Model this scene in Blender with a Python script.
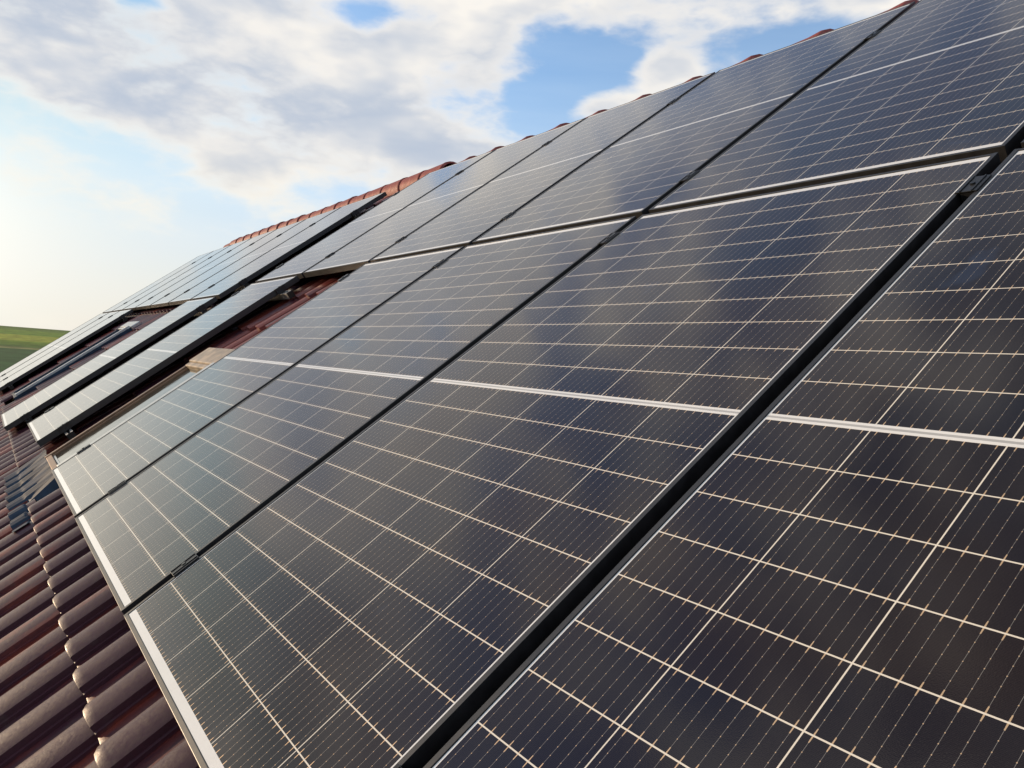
import bpy, bmesh, math, random
from mathutils import Vector, Matrix
random.seed(7)
R = math.radians
scene = bpy.context.scene
for o in list(bpy.data.objects):
    bpy.data.objects.remove(o)
C = scene.collection

# ------------------------------------------------------------------ camera
PITCH = R(38)
cp, sp = math.cos(PITCH), math.sin(PITCH)
ROOF = Matrix(((1, 0, 0, 0), (0, cp, -sp, 0), (0, sp, cp, 0), (0, 0, 0, 1)))   # roof plane (u, v, n) to world
cam = bpy.data.cameras.new('camera')
cam_o = bpy.data.objects.new('camera', cam)
C.objects.link(cam_o)
cam.sensor_width = 36.0
cam.lens = 800.6 / 1024 * 36.0
cam.clip_start = 0.02
cam.clip_end = 9000
cam_o.matrix_world = Matrix(((0.5520, -0.0549, 0.8320, 1.8564),
                             (0.8308, -0.0487, -0.5544, -0.2825),
                             (0.0709, 0.9973, 0.0187, 0.5849),
                             (0, 0, 0, 1)))
scene.camera = cam_o

# ------------------------------------------------------------------ sun, sky, exposure
SUN_EL, SUN_AZ = R(7.0), R(-35.0)         # azimuth measured from -X towards +Y
sun = bpy.data.lights.new('sun', 'SUN')
sun.energy = 2.2
sun.angle = R(1.5)
sun.color = (1.0, 0.74, 0.48)
sun_o = bpy.data.objects.new('sun', sun)
C.objects.link(sun_o)
sdir = Vector((-math.cos(SUN_EL) * math.cos(SUN_AZ), math.cos(SUN_EL) * math.sin(SUN_AZ), math.sin(SUN_EL)))
sun_o.rotation_euler = sdir.to_track_quat('Z', 'Y').to_euler()

scene.view_settings.view_transform = 'Standard'
scene.view_settings.look = 'None'
scene.view_settings.exposure = 0.98
scene.view_settings.gamma = 1
scene.view_settings.use_curve_mapping = False


class NT:
    """small helper to write node maths"""
    def __init__(self, tree):
        self.t = tree
    def new(self, typ, **kw):
        n = self.t.nodes.new(typ)
        for k, v in kw.items():
            setattr(n, k, v)
        return n
    def put(self, sock, v):
        if isinstance(v, bpy.types.NodeSocket):
            self.t.links.new(v, sock)
        elif isinstance(v, tuple) and len(v) == 3 and sock.type == 'RGBA':
            sock.default_value = (*v, 1)
        else:
            sock.default_value = v
    def m(self, op, a, b=None, c=None, clamp=False):
        n = self.new('ShaderNodeMath', operation=op, use_clamp=clamp)
        self.put(n.inputs[0], a)
        if b is not None: self.put(n.inputs[1], b)
        if c is not None: self.put(n.inputs[2], c)
        return n.outputs[0]
    def add(self, a, b): return self.m('ADD', a, b)
    def sub(self, a, b): return self.m('SUBTRACT', a, b)
    def mul(self, a, b): return self.m('MULTIPLY', a, b)
    def lt(self, a, b): return self.m('LESS_THAN', a, b)
    def gt(self, a, b): return self.m('GREATER_THAN', a, b)
    def mx(self, a, b): return self.m('MAXIMUM', a, b)
    def sstep(self, x, lo, hi, a=0.0, b=1.0, mode='SMOOTHSTEP'):
        n = self.new('ShaderNodeMapRange', interpolation_type=mode)
        self.put(n.inputs[0], x); self.put(n.inputs[1], lo); self.put(n.inputs[2], hi)
        self.put(n.inputs[3], a); self.put(n.inputs[4], b)
        return n.outputs[0]
    def mix(self, f, a, b, blend='MIX'):
        n = self.new('ShaderNodeMix', data_type='RGBA', blend_type=blend)
        self.put(n.inputs[0], f); self.put(n.inputs[6], a); self.put(n.inputs[7], b)
        return n.outputs[2]
    def noise(self, vec, scale, detail=4.0, rough=0.55, w=None, dist=0.0):
        n = self.new('ShaderNodeTexNoise')
        if vec is not None: self.put(n.inputs['Vector'], vec)
        self.put(n.inputs['Scale'], scale); self.put(n.inputs['Detail'], detail)
        self.put(n.inputs['Roughness'], rough); self.put(n.inputs['Distortion'], dist)
        return n.outputs[0]
    def sep(self, v):
        n = self.new('ShaderNodeSeparateXYZ'); self.put(n.inputs[0], v)
        return n.outputs[0], n.outputs[1], n.outputs[2]
    def comb(self, x, y, z):
        n = self.new('ShaderNodeCombineXYZ')
        self.put(n.inputs[0], x); self.put(n.inputs[1], y); self.put(n.inputs[2], z)
        return n.outputs[0]


world = bpy.data.worlds.new('World')
scene.world = world
world.use_nodes = True
wt = NT(world.node_tree)
bg = world.node_tree.nodes['Background']
sky = wt.new('ShaderNodeTexSky', sky_type='NISHITA', sun_disc=False)
sky.sun_elevation = SUN_EL
sky.sun_rotation = R(270) + SUN_AZ
sky.altitude = 100
sky.air_density = 1.0
sky.dust_density = 0.7
sky.ozone_density = 2.5
tc = wt.new('ShaderNodeTexCoord').outputs['Generated']
dx, dy, dz = wt.sep(tc)
DEG = 57.29578
az = wt.mul(wt.m('ARCTAN2', dy, wt.mul(dx, -1.0)), DEG)
el = wt.mul(wt.m('ARCSINE', dz), DEG)


def blob(a0, e0, wa, we, amp, tilt=0.0):
    """soft elliptical patch of cloud or glow round a compass direction (degrees)"""
    a = wt.sub(az, a0); e = wt.sub(wt.sub(el, e0), wt.mul(a, tilt))
    q = wt.add(wt.m('POWER', wt.mul(a, 1 / wa), 2.0), wt.m('POWER', wt.mul(e, 1 / we), 2.0))
    return wt.mul(wt.m('EXPONENT', wt.mul(q, -1.0)), amp)


def cloud_form(off):
    v = wt.comb(wt.add(dx, off[0]), wt.add(dy, off[1]), wt.mul(wt.add(dz, off[2]), 2.3))
    return wt.mul(wt.noise(v, 7.5, 3.0, 0.5, dist=0.1), 2.4)


def cloud_density(off):
    v = wt.comb(wt.add(dx, off[0]), wt.add(dy, off[1]), wt.mul(wt.add(dz, off[2]), 2.3))
    big = wt.noise(v, 6.5, 8.0, 0.50, dist=0.1)
    puff = wt.m('ABSOLUTE', wt.sub(wt.noise(v, 17.0, 4.0, 0.5), 0.5))
    return wt.sub(wt.mul(wt.sub(big, 0.5), 2.3), wt.mul(wt.sub(puff, 0.08), 1.5))


# the big grey bank: its ragged foot runs down from the left, then lifts slowly to the right
edge = wt.mx(wt.sub(14.2, wt.mul(az, 0.26)), wt.add(9.3, wt.mul(az, 0.10)))
bank = wt.mul(wt.sstep(wt.sub(el, edge), -1.2, 2.2), wt.sstep(az, 30.0, 37.0, 1.0, 0.0))
bank = wt.mul(bank, wt.sstep(el, 27.0, 38.0, 0.74, 0.12))
bank = wt.mul(bank, wt.mx(wt.sstep(az, -14.0, -3.0), wt.sstep(el, 17.0, 22.0, 0.6, 0.0)))
BLOBS = [(38.6, 18.3, 3.0, 1.1, 1.05, .10), (43.1, 20.7, 2.4, 1.5, 1.1, .1), (46.0, 24.2, 7.0, 1.9, .95, 0), (36.5, 24.5, 5.0, 1.6, .7, 0),
         (56.5, 24.6, 3.6, 1.4, 1.0, 0), (38.0, 21.2, 3.6, 1.5, -.85, .1), (34.0, 22.6, 2.2, 1.0, -.35, 0), (30.5, 16.4, 2.5, .8, -.35, .1), (50.5, 22.2, 3.4, 1.3, -.7, 0), (33.6, 18.2, 2.0, 1.5, -.40, 0),
         (31.5, 20.8, 2.6, 1.1, .25, 0), (7.2, 20.8, 1.6, 0.9, -.75, .1), (22.0, 22.9, 3.0, 0.8, -.75, .1), (24.6, 21.8, 2.0, .9, .3, 0),
         (28.0, 17.5, 2.2, .8, -.30, 0), (26, 13.2, 3.0, 0.8, -.3, .1)]
mask = wt.sub(wt.sub(bank, 0.25), wt.sstep(az, 20.0, 34.0, 0.0, 0.14))
for b in BLOBS:
    mask = wt.add(mask, blob(*b))
base_cover = wt.add(wt.sstep(el, 26.0, 38.0, 0.0, 0.10), wt.sstep(wt.m('ABSOLUTE', wt.sub(az, 30)), 38.0, 60.0, 0.0, 0.15))
mask = wt.add(mask, base_cover)
D0 = cloud_density((0, 0, 0))
L0 = cloud_form((0, 0, 0))
L1 = cloud_form((-0.020, -0.018, 0.022))
dens = wt.add(mask, D0)
cover = wt.sstep(dens, -0.30, 0.52)
thick = wt.sstep(dens, 0.05, 0.95)
lit = wt.sstep(wt.sub(L0, L1), -0.34, 0.34, mode='LINEAR')
core = blob(10, 16.8, 10, 3.6, .62, -.16)
core = wt.add(core, blob(25, 15.3, 7, 2.3, .42, 0.03))
core = wt.add(core, blob(0, 20.5, 7, 4.0, .45, 0))
core = wt.add(core, blob(45, 23.6, 6, 1.4, .28, 0))
core = wt.add(core, blob(29, 19.5, 5, 1.6, .25, .1))
white = (4.9, 4.7, 4.4)
grey = (2.15, 2.6, 3.35)
shade = wt.mul(thick, wt.add(wt.sub(0.74, wt.mul(lit, 0.74)), core))
shade = wt.sub(1.0, wt.m('EXPONENT', wt.mul(wt.mx(shade, 0.0), -1.55)))
ccol = wt.mix(shade, white, grey)
warm = wt.sstep(el, 8.0, 15.0, 1.0, 0.0)
ccol = wt.mix(wt.mul(warm, 0.5), ccol, (5.2, 4.8, 4.0))
# thin high veil, denser towards the horizon
veil = wt.add(wt.sstep(el, 2.0, 24.0, 0.86, 0.20), wt.mul(wt.sub(wt.noise(wt.comb(dx, dy, wt.mul(dz, 7.0)), 3.0, 4.0, 0.5), 0.5), 0.35))
veilc = wt.mix(wt.sstep(el, 1.0, 13.0), (4.3, 4.25, 3.95), (4.1, 4.75, 5.2))
skyc = wt.mix(1.0, sky.outputs[0], wt.mix(wt.sstep(el, 46.0, 62.0), wt.mix(wt.sstep(el, 25.0, 36.0), wt.mix(wt.sstep(el, 4.0, 20.0), (1.0, 0.95, 1.15), (1.10, 1.40, 1.72)), (0.78, 0.88, 1.20)), (0.72, 0.72, 0.72)), 'MULTIPLY')
# the glow right round the sun is held back, as behind thin cloud
mn = wt.new('ShaderNodeVectorMath', operation='MINIMUM')
wt.put(mn.inputs[0], skyc); mn.inputs[1].default_value = (5.4, 5.1, 4.5)
c1 = wt.mix(wt.m('MINIMUM', wt.mx(veil, 0.0), 1.0), mn.outputs[0], veilc)
glow = wt.m('MINIMUM', wt.add(blob(-12, 5.0, 17, 6.5, 0.85), blob(-30, 8, 20, 9, 0.5)), 1.0)
c1 = wt.mix(glow, c1, (5.0, 4.88, 4.5))
c1 = wt.mix(blob(-15, 7, 10.5, 6.5, 0.95), c1, (9.5, 9.0, 7.6))  # extra glow added left of view to brighten the panel reflections
c1 = wt.mix(wt.m('MINIMUM', blob(-16, 25, 17, 11, 0.85), 1.0), c1, (2.3, 2.25, 2.35))  # grey patch added so the panels reflect darker, neutral sky
c2 = wt.mix(cover, c1, ccol)
below = wt.sstep(el, -1.0, -0.2)
c3 = wt.mix(below, (1.2, 1.3, 0.9), c2)
world.node_tree.links.new(c3, bg.inputs[0])
bg.inputs[1].default_value = 0.1


# ------------------------------------------------------------------ materials
def material(name):
    m = bpy.data.materials.new(name)
    m.use_nodes = True
    return m, NT(m.node_tree), m.node_tree.nodes['Principled BSDF']


def simple(name, col, rough=0.5, metal=0.0, vary=0.25, scale=20.0, bump=0.0, spec=0.5):
    m, n, b = material(name)
    oc = n.new('ShaderNodeTexCoord').outputs['Object']
    nz = n.noise(oc, scale, 5.0, 0.6)
    k = n.sstep(nz, 0.3, 0.7)
    n.put(b.inputs['Base Color'], n.mix(k, tuple(c * (1 - vary) for c in col), tuple(min(1, c * (1 + vary)) for c in col)))
    n.put(b.inputs['Roughness'], n.add(n.mul(n.sub(nz, 0.5), 0.3), rough))
    b.inputs['Metallic'].default_value = metal
    b.inputs['Specular IOR Level'].default_value = spec
    if bump:
        bm = n.new('ShaderNodeBump'); bm.inputs['Strength'].default_value = bump; bm.inputs['Distance'].default_value = 0.002
        n.put(bm.inputs['Height'], nz); n.t.links.new(bm.outputs[0], b.inputs['Normal'])
    return m


W, L, GU, GV = 1.035, 1.765, 0.031, 0.029
TH, FW = 0.036, 0.0092                    # frame depth, frame rim width
CP = W + GU


def cell_material():
    m, n, b = material('solar_cells')
    tcn = n.new('ShaderNodeTexCoord')
    X, Y, Z = n.sep(tcn.outputs['Object'])
    oi = n.new('ShaderNodeObjectInfo')
    px, cw, mxm = 0.1682, 0.1664, 0.0138
    py, ch, my, mid = 0.08505, 0.0832, 0.0262, 0.0146
    hh = (L - 2 * my - mid) / 2
    x1 = n.sub(X, mxm)
    cx = n.mul(x1, 1 / px)
    ix = n.m('FLOOR', cx)
    fx = n.mul(n.m('FRACT', cx), px)
    inx = n.mul(n.mul(n.lt(fx, cw), n.gt(x1, 0.0)), n.lt(x1, 6 * px - (px - cw)))
    up = n.gt(Y, L / 2)
    y1 = n.sub(n.sub(Y, my), n.mul(up, hh + mid))
    cy = n.mul(y1, 1 / py)
    iy = n.m('FLOOR', cy)
    fy = n.mul(n.m('FRACT', cy), py)
    iny = n.mul(n.mul(n.lt(fy, ch), n.gt(y1, 0.0)), n.lt(y1, hh))
    cell = n.mul(inx, iny)
    # bus bars
    bx = n.mul(n.m('ABSOLUTE', n.sub(n.m('FRACT', n.mul(fx, 1 / (cw / 9))), 0.5)), cw / 9)
    bar = n.mul(n.lt(bx, 0.00020), inx)
    gapd = n.m('MINIMUM', n.m('ABSOLUTE', fy), n.m('ABSOLUTE', n.sub(fy, ch)))
    gapd = n.m('MINIMUM', gapd, n.m('ABSOLUTE', n.sub(fy, py)))
    tapered = n.sub(0.00080, n.mul(gapd, 0.03))
    stub = n.mul(n.mul(n.lt(bx, tapered), n.lt(gapd, 0.0072)), inx)
    inrow = n.mul(n.gt(y1, 0.0), n.lt(y1, hh))
    stub = n.mul(stub, inrow)
    dot = n.mul(n.lt(bx, 0.00048), n.lt(n.mul(n.m('ABSOLUTE', n.sub(n.m('FRACT', n.mul(fy, 1 / 0.01184)), 0.5)), 0.01184), 0.0006))
    dot = n.mul(dot, cell)
    metal = n.mul(n.mx(n.mx(stub, n.mul(bar, cell)), dot), 1.0)
    # fine fingers
    fing = n.lt(n.m('FRACT', n.mul(Y, 1 / 0.0016)), 0.16)
    # tint from cell to cell and from panel to panel
    wn = n.new('ShaderNodeTexWhiteNoise', noise_dimensions='3D')
    n.put(wn.inputs[0], n.comb(ix, n.add(iy, n.mul(up, 20.0)), n.mul(oi.outputs['Random'], 50.0)))
    rnd = wn.outputs[0]
    objv = n.new('ShaderNodeVectorMath', operation='ADD')
    n.put(objv.inputs[0], tcn.outputs['Object']); n.put(objv.inputs[1], n.comb(n.mul(oi.outputs['Random'], 40.0), 0.0, 0.0))
    ov = objv.outputs[0]
    big = n.sstep(n.noise(ov, 2.2, 3.0, 0.5), 0.36, 0.64)
    tint = n.m('ADD', n.mul(big, 0.6), n.mul(rnd, 0.4))
    ccol = n.mix(tint, (0.0165, 0.0080, 0.0056), (0.0062, 0.0050, 0.0115))
    ccol = n.mix(n.mul(fing, 0.07), ccol, (0.20, 0.18, 0.17))
    # old rain stains on the glass
    st = n.sstep(n.noise(ov, 5.0, 3.0, 0.65, dist=0.4), 0.665, 0.75)
    ccol = n.mix(n.mul(st, 0.30), ccol, (0.030, 0.050, 0.105))
    sunlit_ribbon = (0.72, 0.50, 0.30)  # ribbon colour carries the golden glint of the low sun
    ccol = n.mix(n.mul(bar, 0.62), ccol, (0.46, 0.42, 0.37))
    ccol = n.mix(n.mx(stub, dot), ccol, sunlit_ribbon)
    back = n.mix(n.lt(n.m('ABSOLUTE', n.sub(Y, L / 2)), 0.0022), (0.76, 0.76, 0.75), (0.42, 0.42, 0.42))
    infield = n.mul(n.mul(n.gt(x1, 0.0), n.lt(x1, 6 * px - (px - cw))), inrow)
    back = n.mix(infield, back, (0.78, 0.72, 0.615))  # lines between cells tinted with the warmth of the sunlight
    col = n.mix(cell, back, ccol)
    edge = n.m('MINIMUM', n.m('MINIMUM', X, n.sub(W, X)), n.m('MINIMUM', Y, n.sub(L, Y)))
    col = n.mix(n.lt(edge, FW + 0.0009), col, (0.02, 0.02, 0.02))
    # thin dust film, more along the lower rim
    dust = n.noise(ov, 13.0, 6.0, 0.7)
    drip = n.noise(n.comb(n.mul(X, 26.0), n.mul(Y, 3.0), n.mul(oi.outputs['Random'], 9.0)), 1.0, 5.0, 0.6)
    lower = n.mul(n.sstep(Y, 0.010, n.add(0.030, n.mul(drip, 0.11)), 1.0, 0.0), n.sstep(drip, 0.3, 0.7, 0.5, 1.6))
    ringn = n.noise(ov, 11.0, 2.0, 0.4)
    ring = n.mul(n.lt(n.m('ABSOLUTE', n.sub(ringn, 0.64)), 0.006), n.sstep(n.noise(ov, 3.0, 1.0, 0.5), 0.5, 0.6))
    df = n.add(n.sstep(dust, 0.40, 0.85, 0.001, 0.012), n.add(n.mul(lower, 0.05), n.mul(ring, 0.0)))
    speck = n.gt(n.noise(ov, 240.0, 1.0, 0.5), 0.83)
    df = n.m('ADD', df, n.mul(speck, 0.09), clamp=True)
    col = n.mix(df, col, (0.36, 0.31, 0.25))
    n.put(b.inputs['Base Color'], col)
    n.put(b.inputs['Metallic'], n.mul(n.mul(metal, cell), 0.55))
    b.inputs['Roughness'].default_value = 0.42
    b.inputs['Specular IOR Level'].default_value = 0.0
    b.inputs['Coat Weight'].default_value = 1.0
    b.inputs['Coat IOR'].default_value = 1.46
    n.put(b.inputs['Coat Roughness'], n.add(0.050, n.mul(n.sub(dust, 0.45), 0.12)))
    # rolled solar glass: a faint orange-peel surface
    bp = n.new('ShaderNodeBump'); bp.inputs['Strength'].default_value = 0.05; bp.inputs['Distance'].default_value = 0.001
    n.put(bp.inputs['Height'], n.noise(ov, 600.0, 2.0, 0.5))
    n.t.links.new(bp.outputs[0], b.inputs['Coat Normal'])
    return m


def tile_material(name, purple, red, rough=0.34):
    m, n, b = material(name)
    at = n.new('ShaderNodeAttribute', attribute_name='tile_tone')
    oc = n.new('ShaderNodeTexCoord').outputs['Object']
    t = at.outputs['Fac']
    ox, oy, oz = n.sep(oc)
    streak = n.noise(n.comb(n.mul(ox, 9.0), n.mul(oy, 2.2), n.mul(oz, 9.0)), 1.6, 5.0, 0.6)
    pan = n.new('ShaderNodeAttribute', attribute_name='tile_pan').outputs['Fac']
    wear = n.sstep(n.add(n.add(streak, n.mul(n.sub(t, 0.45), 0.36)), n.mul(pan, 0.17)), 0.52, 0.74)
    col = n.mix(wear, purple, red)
    fine = n.noise(oc, 90.0, 5.0, 0.7)
    col = n.mix(n.sstep(fine, 0.35, 0.75, 0.0, 0.35), col, tuple(c * 0.45 for c in purple))
    grime = n.sstep(n.noise(oc, 14.0, 6.0, 0.7), 0.56, 0.78, 0.0, 0.45)
    col = n.mix(grime, col, (0.10, 0.085, 0.07))
    n.put(b.inputs['Base Color'], col)
    n.put(b.inputs['Roughness'], n.add(rough, n.mul(n.sub(fine, 0.5), 0.5)))
    b.inputs['Specular IOR Level'].default_value = 0.24
    bp = n.new('ShaderNodeBump'); bp.inputs['Strength'].default_value = 0.25; bp.inputs['Distance'].default_value = 0.002
    n.put(bp.inputs['Height'], fine)
    n.t.links.new(bp.outputs[0], b.inputs['Normal'])
    return m


M_CELL = cell_material()
M_FRAME = simple('black_anodised_aluminium', (0.013, 0.0125, 0.014), 0.44, 0.0, 0.2, 30, spec=0.7)
M_CLAMP = simple('black_clamp_metal', (0.022, 0.022, 0.024), 0.33, 0.3, 0.2, 60)
M_BOLT = simple('steel_bolt', (0.45, 0.44, 0.42), 0.35, 0.9, 0.2, 80)
M_RAIL = simple('raw_aluminium', (0.55, 0.55, 0.55), 0.38, 0.85, 0.12, 25)
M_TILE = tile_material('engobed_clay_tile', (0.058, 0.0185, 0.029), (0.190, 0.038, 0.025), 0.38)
M_RIDGE = tile_material('red_clay_ridge_tile', (0.25, 0.060, 0.052), (0.40, 0.12, 0.105), 0.6)
M_COPPER = simple('brown_cladding', (0.20, 0.115, 0.065), 0.42, 0.35, 0.25, 12)
M_HOOD = simple('tan_cladding', (0.34, 0.27, 0.20), 0.5, 0.2, 0.35, 14)
M_ALU = simple('grey_aluminium_sash', (0.50, 0.51, 0.50), 0.35, 0.6, 0.1, 12)
M_LEAD = simple('blue_grey_lead', (0.022, 0.040, 0.070), 0.62, 0.0, 0.35, 9, 0.2, 0.22)
M_PLASTER = simple('cream_plaster', (0.55, 0.49, 0.38), 0.9, 0, 0.08, 3, 0.3)
M_UNDER = simple('dark_underlay', (0.02, 0.018, 0.016), 0.9, 0, 0.2, 3)
M_ZINC = simple('zinc_gutter', (0.30, 0.31, 0.32), 0.5, 0.6, 0.15, 8)
M_POST = simple('galvanised_post', (0.35, 0.35, 0.34), 0.5, 0.6, 0.1, 8)


def glass_material():
    m, n, b = material('dark_window_glass')
    oc = n.new('ShaderNodeTexCoord').outputs['Object']
    nz = n.noise(oc, 7.0, 4.0, 0.6)
    n.put(b.inputs['Base Color'], n.mix(nz, (0.012, 0.018, 0.020), (0.045, 0.045, 0.035)))
    n.put(b.inputs['Roughness'], n.sstep(nz, 0.4, 0.7, 0.05, 0.16))
    b.inputs['Specular IOR Level'].default_value = 0.6
    return m


M_GLASS = glass_material()


# ------------------------------------------------------------------ mesh helpers
def link_mesh(name, verts, faces, mat, parent=None, smooth=False, loc=None, tones=None):
    me = bpy.data.meshes.new(name)
    me.from_pydata(verts, [], faces)
    me.update()
    if tones is not None:
        a = me.attributes.new('tile_tone', 'FLOAT', 'POINT')
        a.data.foreach_set('value', tones)
    me.materials.append(mat)
    if smooth:
        me.polygons.foreach_set('use_smooth', [True] * len(me.polygons))
    o = bpy.data.objects.new(name, me)
    C.objects.link(o)
    if parent: o.parent = parent
    if loc: o.location = loc
    return o


class MB:
    def __init__(self):
        self.bm = bmesh.new()
    def box(self, x0, x1, y0, y1, z0, z1, bevel=0.0, M=None):
        vs = [self.bm.verts.new(p) for p in ((x0, y0, z0), (x1, y0, z0), (x1, y1, z0), (x0, y1, z0),
                                             (x0, y0, z1), (x1, y0, z1), (x1, y1, z1), (x0, y1, z1))]
        fs = [self.bm.faces.new([vs[i] for i in f]) for f in ((3, 2, 1, 0), (4, 5, 6, 7), (0, 1, 5, 4), (1, 2, 6, 5), (2, 3, 7, 6), (3, 0, 4, 7))]
        if M is not None:
            for v in vs: v.co = M @ v.co
        if bevel:
            es = {e for f in fs for e in f.edges}
            bmesh.ops.bevel(self.bm, geom=list(es), offset=bevel, segments=2, affect='EDGES', profile=0.6)
        return self
    def cyl(self, p, r, h, axis='z', seg=12, r2=None):
        r2 = r if r2 is None else r2
        a, b = [], []
        for i in range(seg):
            t = 2 * math.pi * i / seg
            c, s = math.cos(t), math.sin(t)
            if axis == 'z':
                a.append((p[0] + r * c, p[1] + r * s, p[2])); b.append((p[0] + r2 * c, p[1] + r2 * s, p[2] + h))
            elif axis == 'x':
                a.append((p[0], p[1] + r * c, p[2] + r * s)); b.append((p[0] + h, p[1] + r2 * c, p[2] + r2 * s))
        A = [self.bm.verts.new(q) for q in a]; B = [self.bm.verts.new(q) for q in b]
        for i in range(seg):
            j = (i + 1) % seg
            self.bm.faces.new((A[i], A[j], B[j], B[i]))
        self.bm.faces.new(A[::-1]); self.bm.faces.new(B)
        return self
    def prism(self, poly, x0, x1):
        """polygon in (y, z) swept along x"""
        A = [self.bm.verts.new((x0, y, z)) for y, z in poly]; B = [self.bm.verts.new((x1, y, z)) for y, z in poly]
        n = len(poly)
        for i in range(n):
            j = (i + 1) % n
            self.bm.faces.new((A[i], B[i], B[j], A[j]))
        self.bm.faces.new(A); self.bm.faces.new(B[::-1])
        return self
    def mesh(self, name, mat):
        bmesh.ops.recalc_face_normals(self.bm, faces=self.bm.faces)
        me = bpy.data.meshes.new(name)
        self.bm.to_mesh(me); self.bm.free()
        me.materials.append(mat)
        return me
    def build(self, name, mat, parent=None, loc=None):
        o = bpy.data.objects.new(name, self.mesh(name, mat))
        C.objects.link(o)
        if parent: o.parent = parent
        if loc: o.location = loc
        return o


def thing(name, label, cat, u=0.0, v=0.0, n=0.0, group=None, roof=True):
    o = bpy.data.objects.new(name, None)
    o.empty_display_size = 0.1
    C.objects.link(o)
    if roof:
        o.matrix_world = ROOF @ Matrix.Translation((u, v, n))
    else:
        o.location = (u, v, n)
    o['label'] = label; o['category'] = cat
    if group: o['group'] = group
    return o


# ------------------------------------------------------------------ ground
def ground_height(r):
    return -6.0 if r < 420 else (-6.0 + 17.0 * (r - 420) / 980 if r < 1400 else 11.0 - (r - 1400) * 0.02)


def build_ground():
    rs = [0, 15, 40, 80, 140, 200, 280, 350, 420, 480, 540, 600, 680, 760, 850, 980, 1100, 1250, 1400, 1500, 1800, 2400, 3500, 5500]
    seg = 96
    vs = [(0, 0, -6.0)]
    for r in rs[1:]:
        for i in range(seg):
            a = 2 * math.pi * i / seg
            h = ground_height(r)
            if r > 420: h += 1.2 * math.sin(a * 3 + r * 0.002) * min(1, (r - 420) / 800) * abs(math.sin(a)) 
            vs.append((r * math.cos(a), r * math.sin(a), h))
    fs = [(0, 1 + i, 1 + (i + 1) % seg) for i in range(seg)]
    for k in range(len(rs) - 2):
        for i in range(seg):
            j = (i + 1) % seg
            a = 1 + k * seg; b = a + seg
            fs.append((a + i, b + i, b + j, a + j))
    m, n, b = material('fields')
    oc = n.new('ShaderNodeTexCoord').outputs['Object']
    X, Y, Z = n.sep(oc)
    r = n.m('SQRT', n.add(n.mul(X, X), n.mul(Y, Y)))
    wob = n.mul(n.sub(n.noise(oc, 0.006, 3.0, 0.5), 0.5), 120.0)
    r2 = n.add(r, n.mul(wob, 0.35))
    cr = n.new('ShaderNodeValToRGB')
    n.put(cr.inputs[0], n.mul(r2, 1 / 1600.0))
    e = cr.color_ramp; e.interpolation = 'LINEAR'
    stops = [(0, (.10, .13, .04)), (.075, (.11, .14, .05)), (.085, (.022, .085, .020)), (.24, (.024, .085, .022)), (.262, (.026, .09, .018)),
             (.268, (.26, .24, .09)), (.285, (.07, .13, .02)), (.34, (.14, .22, .02)), (.36, (.30, .32, .04)), (.47, (.31, .33, .045)),
             (.49, (.15, .24, .03)), (.64, (.17, .25, .035)), (.68, (.13, .20, .04)), (1, (.08, .12, .03))]
    e.elements[0].position = 0; e.elements[0].color = (*stops[0][1], 1)
    e.elements[1].position = 1; e.elements[1].color = (*stops[-1][1], 1)
    for p, c in stops[1:-1]:
        q = e.elements.new(p); q.color = (*c, 1)
    nz = n.noise(n.comb(n.mul(X, 0.03), n.mul(Y, 0.12), 0.0), 1.0, 6.0, 0.65)
    nz2 = n.noise(oc, 1.5, 5.0, 0.7)
    k = n.add(n.sstep(nz, 0.3, 0.7, 0.7, 1.25), n.mul(n.sub(nz2, 0.5), 0.5))
    mixn = n.new('ShaderNodeVectorMath', operation='SCALE')
    n.put(mixn.inputs[0], cr.outputs[0]); n.put(mixn.inputs[3], k)
    n.put(b.inputs['Base Color'], mixn.outputs[0])
    b.inputs['Roughness'].default_value = 0.95
    b.inputs['Specular IOR Level'].default_value = 0.1
    g = link_mesh('ground', vs, fs, m)
    g['kind'] = 'structure'
    return g


build_ground()

# ------------------------------------------------------------------ house
U0, U1 = -12.05, 4.4
V0, VR = -1.24, 3.72                       # eave, ridge
NB = -0.128                                # level of the tile pans
house = thing('house', 'house with a dark purple-brown clay tiled roof carrying rows of solar panels', 'house')
PU, PV = 0.2, 0.36


def tile_profile(s):
    """height over the pan at s (0..1) across one tile: flat pan, then a broad roll"""
    return 0


# cross-section of one tile (du, dn): roll first (near side lip at the right), then the pan
PROFILE = [(0.000, 0.003), (0.002, 0.012), (0.006, 0.022), (0.011, 0.0275), (0.018, 0.0300), (0.032, 0.0308), (0.052, 0.0290), (0.072, 0.0245), (0.090, 0.0170),
           None, (0.090, 0.0170), (0.0925, 0.004), None, (0.0925, 0.004), (0.099, 0.002), None, (0.099, 0.002), (0.1005, -0.006), None,
           (0.1005, -0.006), (0.124, -0.0065), (0.150, -0.006), (0.178, -0.005), (0.193, -0.002), (0.2, 0.003)]


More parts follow.
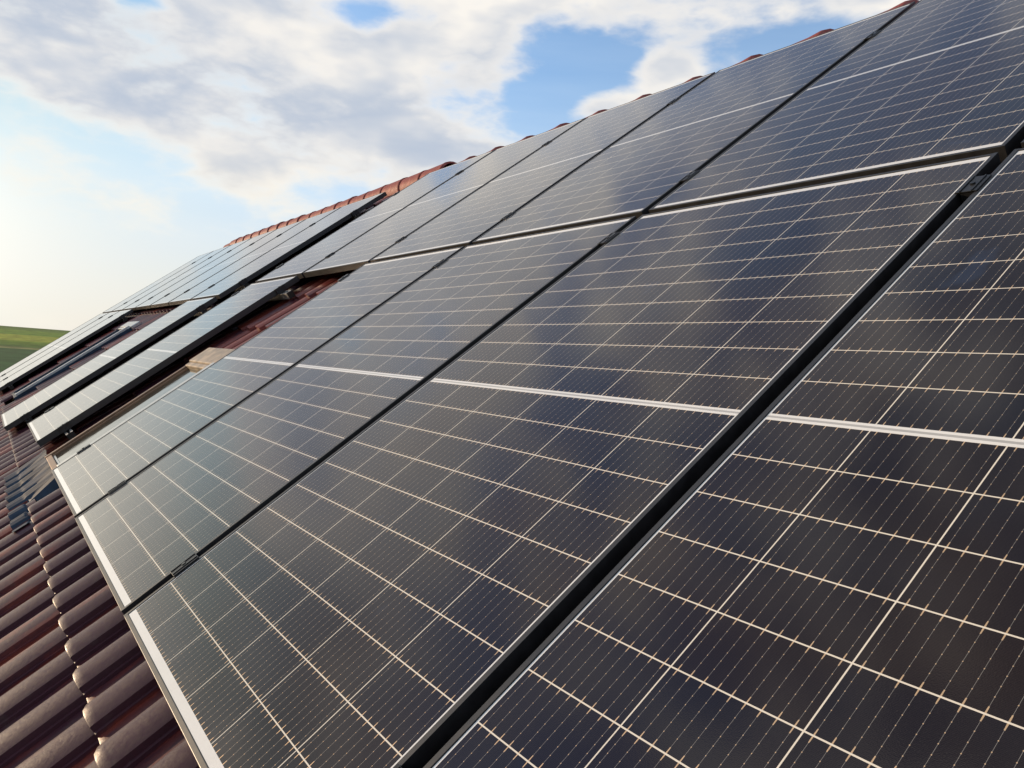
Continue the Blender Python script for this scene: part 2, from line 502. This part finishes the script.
def build_tiles(parent):
    vs, fs, tones, pans = [], [], [], []
    pairs, idx, prev = [], 0, None
    for q in PROFILE:
        if q is None:
            prev = None
        else:
            if prev is not None: pairs.append((prev, idx))
            prev = idx; idx += 1
    nu = int(round((U1 - U0) / PU))
    rows = []
    k = -3
    while True:
        v = -0.16 + PV * k
        if v > VR - 0.02: break
        rows.append(v); k += 1
    for v0 in rows:
        for i in range(nu):
            u = U0 + PU * i - 0.103 % PU
            uc = u + 0.05
            # windows let into the roof take the place of tiles
            if -2.84 < u + 0.1 < -2.12 and -0.0 < v0 + 0.2 < 1.06: continue
            if -3.30 < u + 0.1 < -2.40 and -0.1 < v0 + 0.2 < 0.2: continue
            if -8.30 < u + 0.1 < -7.50 and 0.0 < v0 + 0.2 < 1.36: continue
            tone = random.random() ** 1.3
            if -3.4 < u < -2.1 and v0 > 0.8: tone = 0.9 + 0.5 * tone      # redder tiles above the window
            ju, jn = random.uniform(-.0025, .0025), random.uniform(-.002, .002)
            v1 = min(v0 + PV + 0.03, VR)
            tail = 0.020                     # the lower end rides on the course below
            # rows along the tile: underside lip, nose, shoulder, body, head
            st = [(0.0, 'lip'), (0.0, 'nose'), (0.0, 'nose'), (0.003, 'body'), (0.02, 'body'), (0.07, 'body'), (v1 - v0, 'body')]
            base = len(vs)
            for dv, kind in st:
                lift = tail * (1 - dv / (PV + 0.03))
                for q in PROFILE:
                    if q is None: continue
                    du, dn = q
                    n_ = NB + lift + dn + jn
                    vv = v0 + dv
                    if kind == 'lip':
                        n_ -= 0.016 if dn < 0.01 else 0.022
                        vv += 0.002
                    # rounded corner of the roll at the nose: far side set back
                    if du < 0.11 and dv < 0.05:
                        t = (0.040 - du) / 0.040
                        if t > 0: vv += 0.026 * t * t * (1 - dv / 0.05)
                    if kind == 'nose': n_ -= 0.0012
                    vs.append((u + du + ju, vv, n_)); tones.append(tone); pans.append(1.0 if du > 0.1 else 0.0)
            m_ = idx
            for a in range(len(st) - 1):
                if a == 1: continue
                for c, d_ in pairs:
                    p = base + a * m_
                    fs.append((p + c, p + d_, p + m_ + d_, p + m_ + c))
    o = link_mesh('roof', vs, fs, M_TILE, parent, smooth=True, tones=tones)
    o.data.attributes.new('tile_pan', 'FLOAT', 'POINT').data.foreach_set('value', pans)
    return o


roof_o = build_tiles(house)
# deck below the tiles and the far slope, the gables and walls
zr = VR * sp + (-0.20) * cp
yr = VR * cp + 0.20 * sp
ye, ze = V0 * cp + 0.20 * sp, V0 * sp - 0.20 * cp
yb = 2 * yr - ye
MB().box(U0, U1, V0, VR - 0.02, -0.22, -0.178).build('roof_deck', M_UNDER, house)
far = MB(); far.prism([(yr + .02, zr + .10), (yb, ze + .10), (yb, ze), (yr + .02, zr)], U0, U1)
fo = far.build('rear_roof', M_TILE, house); fo.matrix_parent_inverse = ROOF.inverted(); 
wall = MB()
wall.prism([(ye + .45, -6.0), (ye + .45, ze + .30), (yr, zr - .06), (yb - .45, ze + .30), (yb - .45, -6.0)], U0 + .25, U1 - .25)
wo = wall.build('wall', M_PLASTER, house); wo.matrix_parent_inverse = ROOF.inverted()
gut = MB()
gp = [(ye - .10 + .06 * math.cos(a), ze + .07 + .06 * math.sin(a)) for a in [math.pi + math.pi * i / 10 for i in range(11)]]
gp += [(y * 1.0, z) for y, z in [(ye - .10 + .052 * math.cos(a), ze + .07 + .052 * math.sin(a)) for a in [2 * math.pi - math.pi * i / 10 for i in range(11)]]]
gut.prism(gp, U0, U1)
go = gut.build('gutter', M_ZINC, house); go.matrix_parent_inverse = ROOF.inverted()


def ridge_cap_mesh():
    """half-round ridge tile, its right end widened to a blunt collar over the next one"""
    vs, fs, tones = [], [], []
    ln = 0.43
    st = [(0.0, .094), (0.20, .102), (0.33, .109), (0.37, .115), (0.405, .120), (0.43, .117), (0.43, .100)]
    seg = 14
    for x, r in st:
        for i in range(seg + 1):
            a = R(-25) + R(230) * i / seg
            vs.append((x, r * 1.05 * math.cos(a), r * math.sin(a)))
            tones.append(0.5)
    for k in range(len(st) - 1):
        for i in range(seg):
            a = k * (seg + 1) + i
            fs.append((a, a + 1, a + seg + 2, a + seg + 1))
    me = bpy.data.meshes.new('ridge_tile')
    me.from_pydata(vs, [], fs); me.update()
    me.attributes.new('tile_tone', 'FLOAT', 'POINT').data.foreach_set('value', tones)
    me.materials.append(M_RIDGE)
    me.polygons.foreach_set('use_smooth', [True] * len(me.polygons))
    return me


cap = ridge_cap_mesh()
st2 = [.106, .110, .113, .115, .118, .116, .100]
cap2 = cap.copy()
for q in range(7):
    for w_ in range(15):
        vv = cap2.vertices[q * 15 + w_]; a_ = R(-25) + R(230) * w_ / 14
        vv.co.y = st2[q] * 1.05 * math.cos(a_); vv.co.z = st2[q] * math.sin(a_)
# ridge axis in world: roof point (VR, n) ; top of the collar touches n = -0.015
top = ROOF @ Vector((0, 3.72, -0.015))
u = -0.14 - 0.43 - 0.41 * 27
RAX = Vector((0, top.y + 0.117 * sp, top.z - 0.117 * cp))
rinv = ROOF.inverted()
while u < U1:
    if u > U0 - 0.3:
        o = bpy.data.objects.new('ridge_tile', cap2 if u < -4.5 else cap)
        C.objects.link(o); o.parent = house; o.matrix_parent_inverse = rinv
        o.location = (u, RAX.y, RAX.z + random.uniform(-.003, .003) + (0.016 + 0.006 * math.sin((u + 11.5) * 1.1) if -11.5 < u < -4.5 else -0.006))
        o.rotation_euler = (random.uniform(-.03, .03), random.uniform(-.006, .006), random.uniform(-.008, .008))
    u += 0.41


def skylight(u0, u1, v0, v1, top_n, hood_v, frame_mat, hood_mat, fb=0.055):
    s = bpy.data.objects.new('skylight', None)
    C.objects.link(s); s.parent = house; s.location = (0, 0, 0)
    f = MB()
    f.box(u0, u0 + fb, v0, v1, -0.17, top_n, .004)
    f.box(u1 - fb, u1, v0, v1, -0.17, top_n, .004)
    f.box(u0 + fb - .002, u1 - fb + .002, v0 + .002, v0 + fb, -0.17, top_n - .004, .003)
    f.box(u0 + fb - .002, u1 - fb + .002, v1 - fb, v1 - .002, -0.17, top_n - .004, .003)
    f.build('frame', frame_mat, s)
    h = MB()
    h.box(u0 + fb + .003, u0 + fb + .018, v0 + fb, hood_v, -0.12, top_n - .010, .003)
    h.build('inner_rail', frame_mat, s)
    a = MB()
    a.box(u1 - fb - .060, u1 - fb - .004, v0 + fb, hood_v, -0.12, top_n + .022, .004)
    a.box(u0 + fb + .020, u1 - fb - .062, v0 + fb + .001, v0 + fb + .012, -0.12, top_n - .014, .002)
    a.build('sash', M_ALU, s)
    MB().box(u0 + fb + .018, u1 - fb - .058, v0 + fb + .012, hood_v, -0.10, top_n - .020).build('glass_pane', M_GLASS, s)
    hd = MB()
    hd.box(u0 - .02, u1 + .02, hood_v, v1 + .03, -0.12, top_n + .010, .008)
    hd.box(u0 + .01, u1 - .01, hood_v - .035, hood_v - .002, -0.10, top_n + .004, .006)
    hd.build('hood', hood_mat, s)
    return s


def tile_height(uu, v):
    du = (uu - (U0 - 0.103)) % PU
    h = 0.0
    for q0, q1 in zip(PROFILE, PROFILE[1:]):
        if q0 is None or q1 is None: continue
        (a, na), (b, nb) = q0, q1
        if a <= du <= b and b > a:
            h = na + (nb - na) * (du - a) / (b - a); break
    k = math.floor((v + 0.16) / PV)
    fr = (v - (-0.16 + k * PV)) / (PV + .03)
    return NB + 0.020 * (1 - fr) + h


s1 = skylight(-2.83, -2.165, -0.005, 0.955, -0.034, 0.85, M_COPPER, M_HOOD, 0.032)
# pleated apron that drapes over the tiles below the window
vs, fs = [], []
nu, nv = 190, 26
for j in range(nv + 1):
    for i in range(nu + 1):
        f_ = i / nu; g_ = j / nv
        vb = -0.245 + 0.012 * math.sin(f_ * 40) * .4
        uu = -3.36 + f_ * (1.46 if j < 8 else 1.46)
        vv = vb + g_ * (0.25)
        hh = tile_height(uu, min(vv, -0.165)) + 0.008
        if vv > -0.165: hh = max(hh - 0.010 * (vv > -0.12), NB + .012) if uu > -2.40 else tile_height(uu, -0.165) * (1 - g_) * 1.0 + (NB + .045) * g_ + .006
        if uu > -2.40 and vv > -0.170: hh = NB - 0.01
        hh += 0.0022 * math.sin(uu * 2 * math.pi / 0.021) + 0.0015 * math.sin(uu * 61 + vv * 9)
        vs.append((uu, vv, hh))
for j in range(nv):
    for i in range(nu):
        a = j * (nu + 1) + i
        fs.append((a, a + 1, a + nu + 2, a + nu + 1))
link_mesh('apron_flashing', vs, fs, M_LEAD, s1, smooth=True)
s2 = skylight(-8.28, -7.55, -0.02, 1.36, -0.060, 1.28, M_LEAD, M_ALU, 0.03)

# ------------------------------------------------------------------ solar panels
fm = MB()
fm.box(0, FW, 0, L, -TH, 0, .0003)
fm.box(W - FW, W, 0, L, -TH, 0, .0003)
fm.box(FW - .0006, W - FW + .0006, 0.0002, FW, -TH + .0003, -.0003, .0009)
fm.box(FW - .0006, W - FW + .0006, L - FW, L - 0.0002, -TH + .0003, -.0003, .0009)
# inward flange at the back of the frame
fm.box(FW, .030, .02, L - .02, -TH + .0005, -TH + .0025)
fm.box(W - .030, W - FW, .02, L - .02, -TH + .0005, -TH + .0025)
FRAME_ME = fm.mesh('frame', M_FRAME)
cm = MB(); cm.box(FW - .003, W - FW + .003, FW - .003, L - FW + .003, -.0075, -.0016)
CELL_ME = cm.mesh('cell_sheet', M_CELL)
jb = MB(); jb.box(W / 2 - .05, W / 2 + .05, L / 2 - .02, L / 2 + .02, -.026, -.0080, .004)
JB_ME = jb.mesh('junction_box', M_UNDER)


def panel(u, v, label, group):
    t = thing('solar_panel', label, 'solar panel', u, v + random.uniform(-.0015, .0015), random.uniform(-.0006, .0006), group)
    for nm, me in (('frame', FRAME_ME), ('cell_sheet', CELL_ME), ('junction_box', JB_ME)):
        o = bpy.data.objects.new(nm, me); C.objects.link(o); o.parent = t
    return t


GL, GUp = 'solar panels of the near block, lower row', 'solar panels of the near block, upper row'
near_low = {-1: 'nearest solar panel, filling the bottom right corner of the picture',
            0: 'large front solar panel, seen nearly whole, left of the widest dark seam',
            1: 'lower-row solar panel between the big front one and the one touching the roof window',
            2: 'lower-row solar panel right beside the brown-framed roof window',
            4: 'lower-row solar panel standing alone left of the brown-framed roof window'}
near_up = {-1: 'upper-row solar panel at the right edge of the picture, only its corner seen',
           0: 'upper-row solar panel, the largest one seen whole below the sky at right',
           1: 'upper-row solar panel third from the right, its top edge meeting white cloud',
           2: 'upper-row solar panel fourth from the right',
           3: 'upper-row solar panel directly above the brown-framed roof window',
           4: 'last upper-row solar panel of the near block, bordering the wide dark gap'}
for k, lab in near_low.items(): panel(-CP * k, 0.0, lab, GL)
for k, lab in near_up.items(): panel(-CP * k, L + GV, lab, GUp)
FU, FV = -4.885, -0.146                       # right edge and foot of the far block
far_low = {0: 'single pale lower-row solar panel just left of the wide dark gap',
           4: 'far lower-row solar panel left of the small distant roof window',
           5: 'second to last solar panel of the far lower row',
           6: 'last solar panel of the far lower row, its edge against the green field'}
far_up = {0: 'far-block upper solar panel bordering the wide dark gap, below the pink ridge tiles',
          1: 'second upper solar panel left of the wide dark gap',
          2: 'third upper solar panel left of the wide dark gap',
          3: 'fourth upper solar panel left of the wide dark gap',
          4: 'fifth upper solar panel left of the wide dark gap, above the far lower panels',
          5: 'second to last solar panel of the far upper row',
          6: 'last solar panel of the far upper row, its edge against the pale sky'}
for k, lab in far_low.items(): panel(FU - W - CP * k, FV, lab, 'solar panels of the far block, lower row')
for k, lab in far_up.items(): panel(FU - W - CP * k, FV + L + GV, lab, 'solar panels of the far block, upper row')

# ------------------------------------------------------------------ mounting rails, roof hooks
def rail(u0, u1, v, label, group='mounting rails under the solar panels'):
    t = thing('mounting_rail', label, 'mounting rail', u0, v, -TH - .003, group)
    ln = u1 - u0
    m = MB(); m.prism([(-.020, 0), (-.020, -.040), (.020, -.040), (.020, 0), (.007, 0), (.007, -.012), (-.007, -.012), (-.007, 0)], 0, ln)
    m.build('profile', M_RAIL, t)
    x = 0.25
    while x < ln - .1:
        h = MB()
        h.box(x - .02, x + .02, -.028, -.0205, -.085, -.004, .002)
        h.box(x - .02, x + .02, -.028, .10, -.093, -.0855, .002)
        h.build('roof_hook', M_BOLT, t)
        x += 1.25
    e = MB(); e.box(ln + .0005, ln + .003, -.021, .021, -.041, .001); e.build('end_cap', M_UNDER, t)
    return t


for v, w_ in ((.155, 'lower'), (1.62, 'upper')):
    rail(-2.19, 2.14, v, f'aluminium rail under the near lower panels, the {w_} of the two')
    rail(-4.33, -3.09, v, f'short aluminium rail sticking out beside the roof window, the {w_} one')
    rail(FU - W - .04, FU + .045, v + FV, f'{w_} aluminium rail under the single pale panel left of the dark gap')
    rail(FU - 6 * CP - W - .04, FU - 4 * CP + .08, v + FV, f'{w_} aluminium rail under the far group of lower panels')
for v, w_ in ((2.022, 'lower'), (3.19, 'upper')):
    rail(-4.33, 2.14, v, f'{w_} aluminium rail under the near upper row of panels')
    rail(FU - 6 * CP - W - .04, FU + .045, v + FV, f'{w_} aluminium rail under the far upper row of panels')

# ------------------------------------------------------------------ clamps
c = MB()
c.box(-GU / 2 - .0050, GU / 2 + .0050, -.032, .032, .0006, .0030, .0008)
c.box(-GU / 2 + .003, -GU / 2 + .0055, -.031, .031, .0032, .0050)
c.box(GU / 2 - .0055, GU / 2 - .003, -.031, .031, .0032, .0050)
c.box(-GU / 2 + .004, GU / 2 - .004, -.030, .030, -.030, .0004)
MIDC = c.mesh('cap', M_CLAMP)
c = MB(); c.cyl((0, 0, .0032), .0050, .0028, 'z', 10)
BOLT = c.mesh('bolt', M_CLAMP)
c = MB()
c.box(-.0065, .020, -.032, .032, .0006, .0036, .0008)
c.box(.0015, .020, -.032, .032, -TH + .001, .0004, .0008)
ENDC = c.mesh('cap', M_CLAMP)


def clamp(u, v, label, end=0):
    t = thing('module_clamp', label, 'clamp', u, v, 0, 'black clamps holding the solar panels')
    o = bpy.data.objects.new('cap', ENDC if end else MIDC); C.objects.link(o); o.parent = t
    if end < 0: o.rotation_euler.z = math.pi
    b_ = bpy.data.objects.new('bolt', BOLT); C.objects.link(b_); b_.parent = t
    if end: b_.location = (.010 * end, 0, 0)
    return t


ordn = ['first', 'second', 'third', 'fourth', 'fifth', 'sixth', 'seventh']
for k in range(2):
    for v, w_ in ((.155, 'bottom'), (1.62, 'top')):
        clamp(-CP * k - GU / 2, v, f'black clamp, {w_} one on the seam {["left of the big front panel", "right of the panel by the roof window"][k]}')
for v, w_ in ((.155, 'bottom'), (1.62, 'top')):
    clamp(CP - GU / 2, v, f'black clamp, {w_} one on the wide dark seam running to the bottom edge')
for k in range(-1, 4):
    for v, w_ in ((2.022, 'bottom'), (3.19, 'top')):
        clamp(-CP * k - GU / 2, v, f'black clamp, {w_} one on the {ordn[k + 1]} upper-row seam from the right')
for k in range(6):
    for v, w_ in ((2.022, 'bottom'), (3.19, 'top')):
        clamp(FU - W - CP * k - GU / 2, v + FV, f'tiny dark clamp, {w_} one on the {ordn[k]} far upper seam past the wide gap')
for k in (4, 5):
    for v, w_ in ((.155, 'bottom'), (1.62, 'top')):
        clamp(FU - W - CP * k - GU / 2, v + FV, f'tiny dark clamp, {w_} one on the {"nearer" if k == 4 else "farther"} seam of the far lower panels')
for v, w_ in ((.155, 'bottom'), (1.62, 'top')):
    clamp(-CP * 2, v, f'black end clamp, {w_} one on the edge beside the brown-framed roof window', -1)
    clamp(-CP * 4 + W, v, f'black end clamp, {w_} one on the lone panel, side facing the roof window', 1)
    clamp(-CP * 4, v, f'black end clamp, {w_} one on the lone panel, side facing the wide gap', -1)
    clamp(FU, v + FV, f'dark end clamp, {w_} one on the right edge of the single pale panel', 1)
    clamp(FU - 4 * CP, v + FV, f'small end clamp, {w_} one on the far lower panels beside the distant roof window', 1)
for v, w_ in ((2.022, 'bottom'), (3.19, 'top')):
    clamp(-CP * 4, v, f'black end clamp, {w_} one on the near upper row beside the wide gap', -1)
    clamp(FU, v + FV, f'black end clamp, {w_} one on the far upper row beside the wide gap', 1)

bpy.context.view_layer.update()
